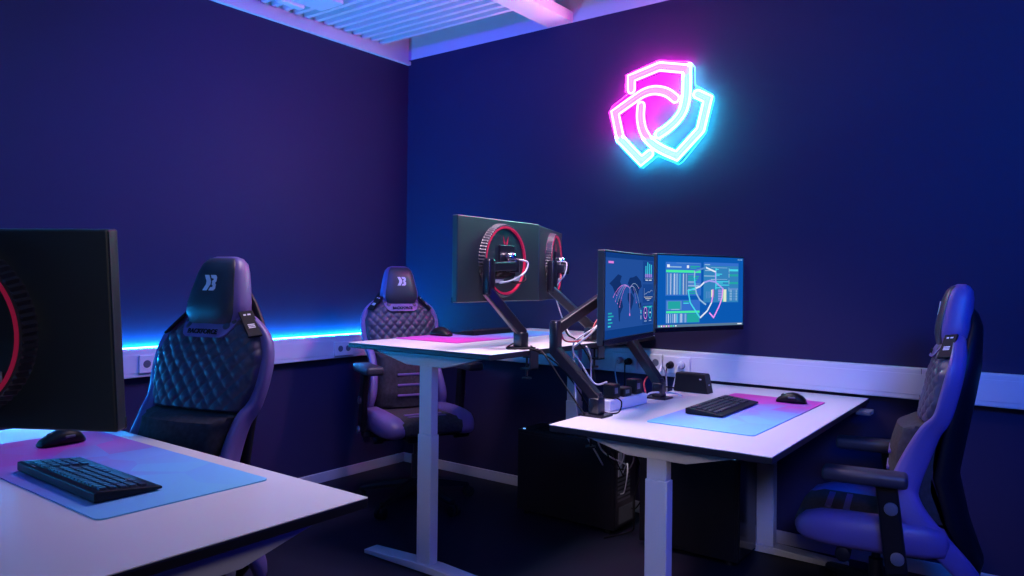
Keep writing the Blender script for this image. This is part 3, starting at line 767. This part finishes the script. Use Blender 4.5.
cable([(2.28, -1.095, .815), (2.32, -1.11, .80), (2.325, -1.14, .764), (2.30, -1.18, .762), (2.26, -1.19, .77)], .0030, K_, 'short black cable curling in front of the power strip')
cable([(2.17, -.45, .80), (2.14, -.40, .83), (2.125, -.34, .86), (2.12, -.28, .80), (2.11, -.25, .62), (2.09, -.24, .49)], .0034, W_, 'pale cable hanging behind the far arm')
cable([(2.10, -1.02, 1.0), (2.10, -.98, .95), (2.09, -.96, .86), (2.10, -.94, .72), (2.05, -.8, .52), (1.94, -.34, .34)], .0036, W_, 'pale grey cable hanging between the desks to the left tower')
for (a, lab, m) in (([(1.922, -.36, .30), (1.96, -.38, .36), (1.97, -.40, .30), (1.95, -.39, .22), (1.923, -.38, .20)], 'white cable looped at the back of the left tower', W_),
                    ([(1.922, -.30, .38), (1.98, -.30, .40), (2.0, -.32, .30), (1.98, -.34, .18), (1.99, -.36, .06), (1.96, -.34, .008), (1.90, -.5, .006)], 'black cable falling to the floor behind the left tower', K_),
                    ([(1.922, -.26, .10), (1.97, -.30, .12), (2.03, -.36, .20), (2.05, -.40, .34), (2.04, -.50, .50), (2.06, -.62, .68)], 'black cable rising from the left tower to the desk underside', K_),
                    ([(1.922, -.40, .34), (1.97, -.44, .40), (2.0, -.50, .52), (1.98, -.56, .68), (2.0, -.6, .725)], 'grey cable rising past the left tower', W_)):
    cable(a, .0034, m, lab)

# ------------------------------------------------------------------ gaming chairs
def lerp(a, b, t): return a + (b - a) * t
def prof(tab, z):
    if z <= tab[0][0]: return tab[0][1]
    for (z0, v0), (z1, v1) in zip(tab, tab[1:]):
        if z <= z1:
            t = (z - z0) / (z1 - z0); t = t * t * (3 - 2 * t) * .5 + t * .5
            return lerp(v0, v1, t)
    return tab[-1][1]
BX = [(.42, -.30), (.52, -.235), (.62, -.205), (.74, -.215), (.86, -.245), (1.0, -.272), (1.10, -.300), (1.20, -.330)]   # front surface of the back
BW = [(.42, .17), (.56, .185), (.70, .180), (.80, .180), (.87, .198), (.95, .222), (1.03, .222), (1.085, .202), (1.13, .135), (1.168, .088)]   # half width of the padded middle
def make_chair(label):
    """faces local +x, seat in the middle, origin on the floor"""
    t = thing('gaming_chair', label, 'chair', group='violet and black gaming chairs')
    lower = []
    # --- five star base
    for k in range(5):
        a = 2 * PI * k / 5 + .31
        c, s = math.cos(a), math.sin(a)
        P = [(0.02 * c, .02 * s, .115), (.16 * c, .16 * s, .10), (.32 * c, .32 * s, .072)]
        rings = []
        for (px, py, pz), w, h in zip(P, (.036, .030, .020), (.030, .022, .014)):
            rings.append([V((px - s * w * u_, py + c * w * u_, pz + h * v_)) for u_, v_ in ((1, -.7), (1, .3), (.5, 1), (-.5, 1), (-1, .3), (-1, -.7))])
        lg = obj('base_leg', loft(rings), M_['black'], t, True, angle=40); lower.append(lg)
        b = BM()
        for sd in (-1, 1):
            ox, oy = -s * .016 * sd, c * .016 * sd
            add(b, cyl((.33 * c + ox - s * .009, .33 * s + oy + c * .009, .031), (.33 * c + ox + s * .009, .33 * s + oy - c * .009, .031), .030, n=20, bev=.003))
        add(b, cyl((.325 * c, .325 * s, .035), (.325 * c, .325 * s, .075), .009, n=10))
        obj('caster', b, M_['rubber'], lg, True, angle=40)
    lower.append(obj('hub', lathe([(.03, .085), (.055, .09), (.055, .125), (.04, .14), (.03, .15)], 28), M_['black'], t, True, angle=40))
    lower.append(obj('gas_lift', lathe([(.026, .10), (.026, .28), (.016, .285), (.016, .40)], 24), M_['satin'], t, True, angle=40))
    # --- mechanism
    obj('mechanism', add(rng(-.15, .12, -.09, .09, .365, .425, .012), rng(-.30, -.10, -.05, .05, .36, .41, .01)), M_['black'], t)
    b = cyl((.06, -.09, .39), (.06, -.23, .39), .008, n=12); add(b, cyl((.06, -.22, .39), (.06, -.27, .39), .020, n=20, bev=.004))
    obj('tension_knob', b, M_['black'], t, True, angle=40)
    b = cyl((.10, .09, .40), (.10, .20, .40), .008, n=12); add(b, cyl((.10, .19, .40), (.10, .275, .40), .026, n=24, bev=.004))
    obj('tilt_lever', b, M_['black'], t, True, angle=40)
    # --- seat
    def seat_ring(x, w, zb, zt, crown):
        n = 16; out = []
        for i in range(n + 1):
            y = -w + 2 * w * i / n; out.append(V((x, y, zt + crown * (1 - (y / w) ** 2))))
        out += [V((x, w * .97, zb)), V((x, -w * .97, zb))]
        return out
    obj('seat', loft([seat_ring(*a) for a in ((-.235, .165, .43, .50, .0), (-.20, .175, .425, .515, .004), (-.05, .18, .42, .512, .004), (.10, .18, .42, .516, .006), (.20, .178, .425, .518, .006), (.255, .172, .435, .502, .004), (.278, .165, .45, .475, .002))]), M_['suede'], t, True, angle=45)
    for x in (.10, .165):
        b = BM(); n = 10
        rows = [[V((x + dx, -.11 + .22 * i / n, .5235 + .003 * (1 - ((-.11 + .22 * i / n) / .18) ** 2))) for i in range(n + 1)] for dx in (-.011, .011)]
        bb = loft(rows, closed=False, caps=False); r_ = bmesh.ops.extrude_face_region(bb, geom=bb.faces[:])
        bmesh.ops.translate(bb, vec=(0, 0, -.008), verts=[g for g in r_['geom'] if isinstance(g, bmesh.types.BMVert)])
        obj('seat_stripe', bb, M_['violet'], t)
    for sy in (-1, 1):
        rings = []
        for x, yc, w, zb, zt in ((-.235, .195, .030, .46, .49), (-.22, .205, .046, .43, .522), (-.16, .212, .054, .418, .540), (-.02, .216, .058, .415, .544), (.11, .216, .060, .415, .542), (.18, .210, .060, .418, .536), (.235, .200, .054, .424, .518), (.262, .188, .040, .440, .492), (.272, .178, .022, .458, .476)):
            zc = (zb + zt) / 2; hh = (zt - zb) / 2; r_ = []
            for i in range(16):
                a = 2 * PI * i / 16; c, s = math.cos(a), math.sin(a)
                r_.append(V((x, sy * (yc + w * math.copysign(abs(c) ** .65, c)), zc + hh * math.copysign(abs(s) ** .65, s))))
            rings.append(r_)
        obj('seat_bolster', loft(rings), M_['violet'], t, True)
    # --- back shell
    rings = []
    for z, hw, th in ((.29, .10, .03), (.36, .16, .045), (.50, .19, .055), (.66, .195, .06), (.82, .19, .06), (.96, .200, .055), (1.06, .190, .048), (1.14, .150, .040), (1.20, .105, .032), (1.245, .075, .024), (1.262, .05, .015)):
        xf_ = prof(BX, z) - .066 + max(0, z - 1.05) * .16; r_ = []
        for i in range(20):
            a = 2 * PI * i / 20; c, s = math.cos(a), math.sin(a)
            y = hw * math.copysign(abs(c) ** .6, c)
            r_.append(V((xf_ - .012 + .028 * (y / .22) ** 2 + th * (s * 1.0 if s < 0 else s * .4), y, z)))
        rings.append(r_)
    obj('back_shell', loft(rings), M_['black'], t, True)
    # --- padded middle: quilted upper, suede lower
    def pad(z0, z1, nz, ny, mt, name, quilt, bulge, inset=0):
        rows = []
        for j in range(nz + 1):
            z = lerp(z0, z1, j / nz); hw = prof(BW, z) - inset; row = []
            for i in range(ny + 1):
                u_ = -1 + 2 * i / ny; y = u_ * hw
                zz = z
                edge = min(1 - abs(u_), 1) * hw; ev = min(z - z0, z1 - z)
                e = max(0, min(1, min(edge, ev) / (.016 if quilt else .030))); e = math.sin(e * PI / 2)
                x = prof(BX, z) - .012 + bulge * e * (1 - (.75 * u_ ** 4 if quilt else .35 * u_ * u_))
                if quilt:
                    p, q = (y + z * .95) / .053, (y - z * .95) / .053
                    hgt = (abs(math.sin(PI * p)) * abs(math.sin(PI * q))) ** .38
                    x += .0095 * hgt * e - .004 * e
                row.append(V((x, y, zz)))
            rows.append(row)
        b = loft(rows, closed=False, caps=False)
        r_ = bmesh.ops.extrude_face_region(b, geom=b.faces[:])
        bmesh.ops.translate(b, vec=(-.03, 0, 0), verts=[g for g in r_['geom'] if isinstance(g, bmesh.types.BMVert)])
        return obj(name, b, mt, t, True, angle=50)
    pad(.845, 1.165, 84, 104, M_['quilt'], 'quilted_panel', True, .046)
    lp = pad(.50, .855, 24, 24, M_['suede'], 'lumbar_panel', False, .112, .004)
    for z in (.60, .66, .72):
        b = bar((prof(BX, z) + .0985, -.075, z), (prof(BX, z) + .0985, .075, z), .010, .014, .004)
        obj('lumbar_stripe', b, M_['violet'], lp)
    # --- side wings
    for sy in (-1, 1):
        path = [(-.322, 1.172, .090, .016), (-.318, 1.150, .128, .022), (-.312, 1.100, .188, .026), (-.300, 1.04, .214, .029), (-.282, .96, .217, .030), (-.262, .885, .206, .030), (-.228, .835, .192, .036), (-.186, .74, .190, .044), (-.152, .65, .202, .048), (-.146, .590, .212, .048), (-.182, .520, .220, .044), (-.250, .440, .214, .040), (-.330, .350, .19, .036), (-.375, .295, .165, .028)]
        C = catmull([(x, y, z) for x, z, y, w in path], 4); WW = catmull([(w, 0, 0) for *_, w in path], 4)
        rings = []
        for i, p in enumerate(C):
            tn = (C[min(i + 1, len(C) - 1)] - C[max(i - 1, 0)]); tn.y = 0; tn.normalize()
            f = V((-tn.z, 0, tn.x)) 
            if f.x < 0: f = -f
            w = WW[i].x; r_ = []
            for k in range(14):
                a = 2 * PI * k / 14; c, s = math.cos(a), math.sin(a)
                o = f * (w * math.copysign(abs(c) ** .7, c) - .018) + V((0, .024 * math.copysign(abs(s) ** .7, s), 0))
                # wings turn forward and outward
                o.y += .012 * (c) * 1
                r_.append(V((p.x + o.x, sy * (p.y + o.y), p.z + o.z)))
            rings.append(r_)
        obj('side_wing', loft(rings), M_['violet'], t, True)
        # shoulder tag
        s0, s1 = V((-.312, sy * .120, 1.170)), V((-.284, sy * .192, 1.092))
        b = bar(s0, s1, .046, .008, .002, up=(.45, sy * .6, .6))
        tg = obj('shoulder_tag', b, M_['ink'], t)
        M2, L2 = frame_of(s0, s1, (.45, sy * .6, .6))
        if sy < 0: pass
        Mt = M2.copy(); nrm = V((M2[0][2], M2[1][2], M2[2][2]))
        Mt.translation = s0 * .38 + s1 * .62 + nrm * .0046
        e = BM()
        for i in range(3): add(e, xf(box((0, 0, 0), (.022, .0035, .0006)), Mt @ Matrix.Translation((0, -.007 + i * .0065, 0))))
        Mt2 = M2.copy(); Mt2.translation = s0 * .84 + s1 * .16 + nrm * .0046
        add(e, xf(box((-.006, 0, 0), (.010, .006, .0006)), Mt2)); add(e, xf(box((.008, 0, 0), (.008, .006, .0006)), Mt2))
        obj('tag_print', e, M_['emblem'], tg)
    # --- collar with lettering
    zc = 1.112
    rows = []
    for z, hw in ((1.150, .112), (1.115, .104), (1.092, .090), (1.084, .070)):
        rows.append([V((prof(BX, z) + .054 - .02 * (z - 1.084) / .06 - .012 * (u_ * hw / .1) ** 2, u_ * hw, z)) for u_ in [-1 + 2 * i / 12 for i in range(13)]])
    b = loft(rows, closed=False, caps=False); r_ = bmesh.ops.extrude_face_region(b, geom=b.faces[:])
    bmesh.ops.translate(b, vec=(-.03, 0, 0), verts=[g for g in r_['geom'] if isinstance(g, bmesh.types.BMVert)])
    cl = obj('collar', b, M_['violet'], t, True, angle=50)
    fx = V((.36, 0, .93)).normalized()   # panel leans back
    nx = V((.93, 0, .36)).normalized(); uz = V((-.36, 0, .93)).normalized()
    obj('lettering', text_bm('BACKFORCE', .022, axes((prof(BX, 1.102) + .0495, 0, 1.102), (0, 1, 0), uz, nx), .001, True), M_['ink'], cl)
    # --- headrest
    HZ = [(1.108, .056, .022), (1.114, .078, .038), (1.132, .102, .049), (1.165, .116, .056), (1.195, .114, .056), (1.250, .102, .053), (1.300, .090, .048), (1.328, .080, .041), (1.346, .062, .026), (1.353, .040, .012)]
    def hr(z, w, dpt, grow=0):
        r_ = []; xc = -.322 - (z - 1.2) * (.16 if z > 1.2 else .05)
        for i in range(32):
            a = 2 * PI * i / 32; c, s = math.cos(a), math.sin(a)
            r_.append(V((xc + (dpt + grow) * math.copysign(abs(c) ** .62, c), (w) * math.copysign(abs(s) ** .62, s), z)))
        return r_
    hd = obj('headrest', loft([hr(*a) for a in HZ]), M_['violet'], t, True)
    rows = []
    for z, w, dpt in HZ[1:-1]:
        ring = hr(z, w, dpt, .003); xc = sum(p.x for p in ring) / 32
        n = 14; k = .86; row = []
        for i in range(n + 1):
            u_ = -1 + 2 * i / n; y = u_ * w * k
            s = min(1, abs(y / w)) ** (1 / .62); c = math.sqrt(max(0, 1 - s * s)) ** .62
            row.append(V((xc + (dpt + .004) * c, y, z)))
        rows.append(row)
    b = loft(rows, closed=False, caps=False); r_ = bmesh.ops.extrude_face_region(b, geom=b.faces[:])
    bmesh.ops.translate(b, vec=(-.012, 0, 0), verts=[g for g in r_['geom'] if isinstance(g, bmesh.types.BMVert)])
    cv = obj('front_cover', b, M_['pvc'], hd, True, angle=50)
    # emblem: two opposed angular halves
    ez = 1.262; ex = -.322 - (ez - 1.2) * .16 + .0518 + .0045
    e = BM(); Me = axes((ex, 0, ez), (0, 1, 0), V((-.16, 0, 1)).normalized(), V((1, 0, .16)).normalized())
    K = .042
    for pl in ([(-.66, -.62), (-.22, -.62), (.06, -.12), (.06, .12), (-.22, .62), (-.66, .62), (-.38, .12), (-.38, -.12)],
               [(-.04, -.62), (.46, -.62), (.62, -.46), (.62, -.14), (.50, 0), (.62, .14), (.62, .46), (.46, .62), (-.04, .62), (.10, .36), (.30, .34), (.34, .24), (.20, .14), (.22, 0), (.20, -.14), (.34, -.24), (.30, -.34), (.10, -.36)]):
        add(e, prism([(a * K, b_ * K) for a, b_ in pl], Me, .0015))
    obj('emblem', e, M_['emblem'], cv)
    # --- armrests
    for sy in (-1, 1):
        y = sy * .295
        pdm = box((.03, y, .780), (.275, .098, .048), .016, 3)
        ar = obj('armrest', pdm, M_['pvc'], t, True, angle=50)
        b = bar((-.035, y, .765), (-.075, y, .42), .032, .070, .008, up=(1, 0, 0))
        add(b, rng(-.10, .02, y - .03, y + .03, .752, .768, .004))
        obj('armrest_post', b, M_['black'], t)
        b = bar((-.075, y, .405), (-.05, sy * .10, .395), .06, .03, .006)
        obj('armrest_bracket', b, M_['black'], t)
        for x, z in ((-.055, .60), (-.076, .43)): obj('adjuster', cyl((x, y + sy * .015, z), (x, y + sy * .028, z), .022, n=22, bev=.002), M_['grey'], t, True, angle=40)
    for o in t.children:
        if o not in lower: o['up'] = 1
    return t
def raise_chair(c, dz):
    for o in c.children:
        if 'up' in o.keys(): o.location.z += dz
        elif o.name.startswith('gas_lift'): o.location.z += min(0, dz) * .6
c2 = make_chair('gaming chair in the far corner, facing the raised desk')
c1 = dup(c2); tag(c1, 'gaming chair nearest on the left, behind the foreground desk', 'chair')
c3 = dup(c2); tag(c3, 'gaming chair in profile at the right desk, by the right edge', 'chair')
c2.location = (.76, -.66, 0); c2.rotation_euler = (0, 0, math.radians(-25))
c1.location = (1.545, -2.67, 0); c1.rotation_euler = (0, 0, math.radians(-76))
c3.location = (3.146, -.575, 0); c3.rotation_euler = (0, 0, math.radians(189))
raise_chair(c3, -.10); raise_chair(c1, .0)
for o in c1.children + c3.children:      # lower armrests on these two
    if o.name.startswith('armrest') and 'post' not in o.name and 'bracket' not in o.name: o.location.z -= .082
    if o.name.startswith('armrest_post'): o.location.z -= .05
for o in c3.children:                    # back set a little higher
    if o.name.split('.')[0] in ('back_shell', 'quilted_panel', 'lumbar_panel', 'side_wing', 'shoulder_tag', 'collar', 'headrest'): o.location.z += .03; o.location.x += .07
# backrest of the near chair leans further back
RB = Matrix.Translation((-.2, 0, .52)) @ Matrix.Rotation(math.radians(-2.5), 4, 'Y') @ Matrix.Translation((.2, 0, -.52))
for o in c1.children:
    if o.name.split('.')[0] in ('back_shell', 'quilted_panel', 'lumbar_panel', 'side_wing', 'shoulder_tag', 'collar', 'headrest'): o.matrix_basis = RB @ o.matrix_basis
for c in (c1, c2, c3):
    for o in c.children:
        if 'up' in o.keys(): del o['up']

# ------------------------------------------------------------------ light
def area(name, loc, target, sx, sy, col, w, spread=180):
    l = bpy.data.lights.new(name, 'AREA'); l.shape = 'RECTANGLE'; l.size = sx; l.size_y = sy; l.color = col; l.energy = w
    l.spread = math.radians(spread)
    o = bpy.data.objects.new(name, l); COL.objects.link(o); o.location = loc
    o.rotation_euler = (V(target) - V(loc)).to_track_quat('-Z', 'Y').to_euler()
    return o
area('lavender_ceiling_lamp', (1.92, -1.38, 2.74), (1.92, -1.35, 0), .6, .5, (1.000, 0.765, 0.900), 24.0, 98)
area('blue_uplight', (1.2, -3.3, 2.5), (.7, -.9, 2.86), .8, .2, (0.070, 0.003, 1.000), 10.0, 60)
area('violet_wall_lamp', (2.0, -1.9, 2.72), (0, -1.2, 1.6), .5, .3, (0.002, 0.078, 1.000), 9.75, 75)  # unseen fill added to light the middle of the left wall
area('navy_wall_lamp', (1.7, -2.9, 2.74), (0, -2.7, 1.4), .8, .4, (0.122, 0.263, 1.000), 5.85, 85)  # added fill for the near left wall, placed to miss the monitor back
area('blue_side_lamp', (5.8, -1.5, 1.8), (2.6, -1.2, .6), .8, .8, (0.002, 0.002, 1.000), 3.82, 60)
area('lavender_front_lamp', (4.4, -5.4, 2.3), (2.3, -1.2, .5), .6, .6, (0.975, 0.85, 0.900), 2.3, 40)
area('blue_wall_lamp', (4.6, -3.2, 2.6), (3.2, 0, 1.8), .8, .5, (0.002, 0.128, 1.000), 31.57, 90)  # added blue fill standing in for ambient light on the back wall
w = bpy.data.worlds.new('room_air'); SC.world = w; w.use_nodes = True
w.node_tree.nodes['Background'].inputs[0].default_value = (.02, .015, .05, 1); w.node_tree.nodes['Background'].inputs[1].default_value = .2

SC.view_settings.view_transform = 'Standard'; SC.view_settings.look = 'None'
SC.view_settings.gamma = 1; SC.view_settings.exposure = 0; SC.view_settings.use_curve_mapping = False
SC.cycles.use_denoising = True
SC.cycles.sample_clamp_indirect = 4
SC.cycles.max_bounces = 6
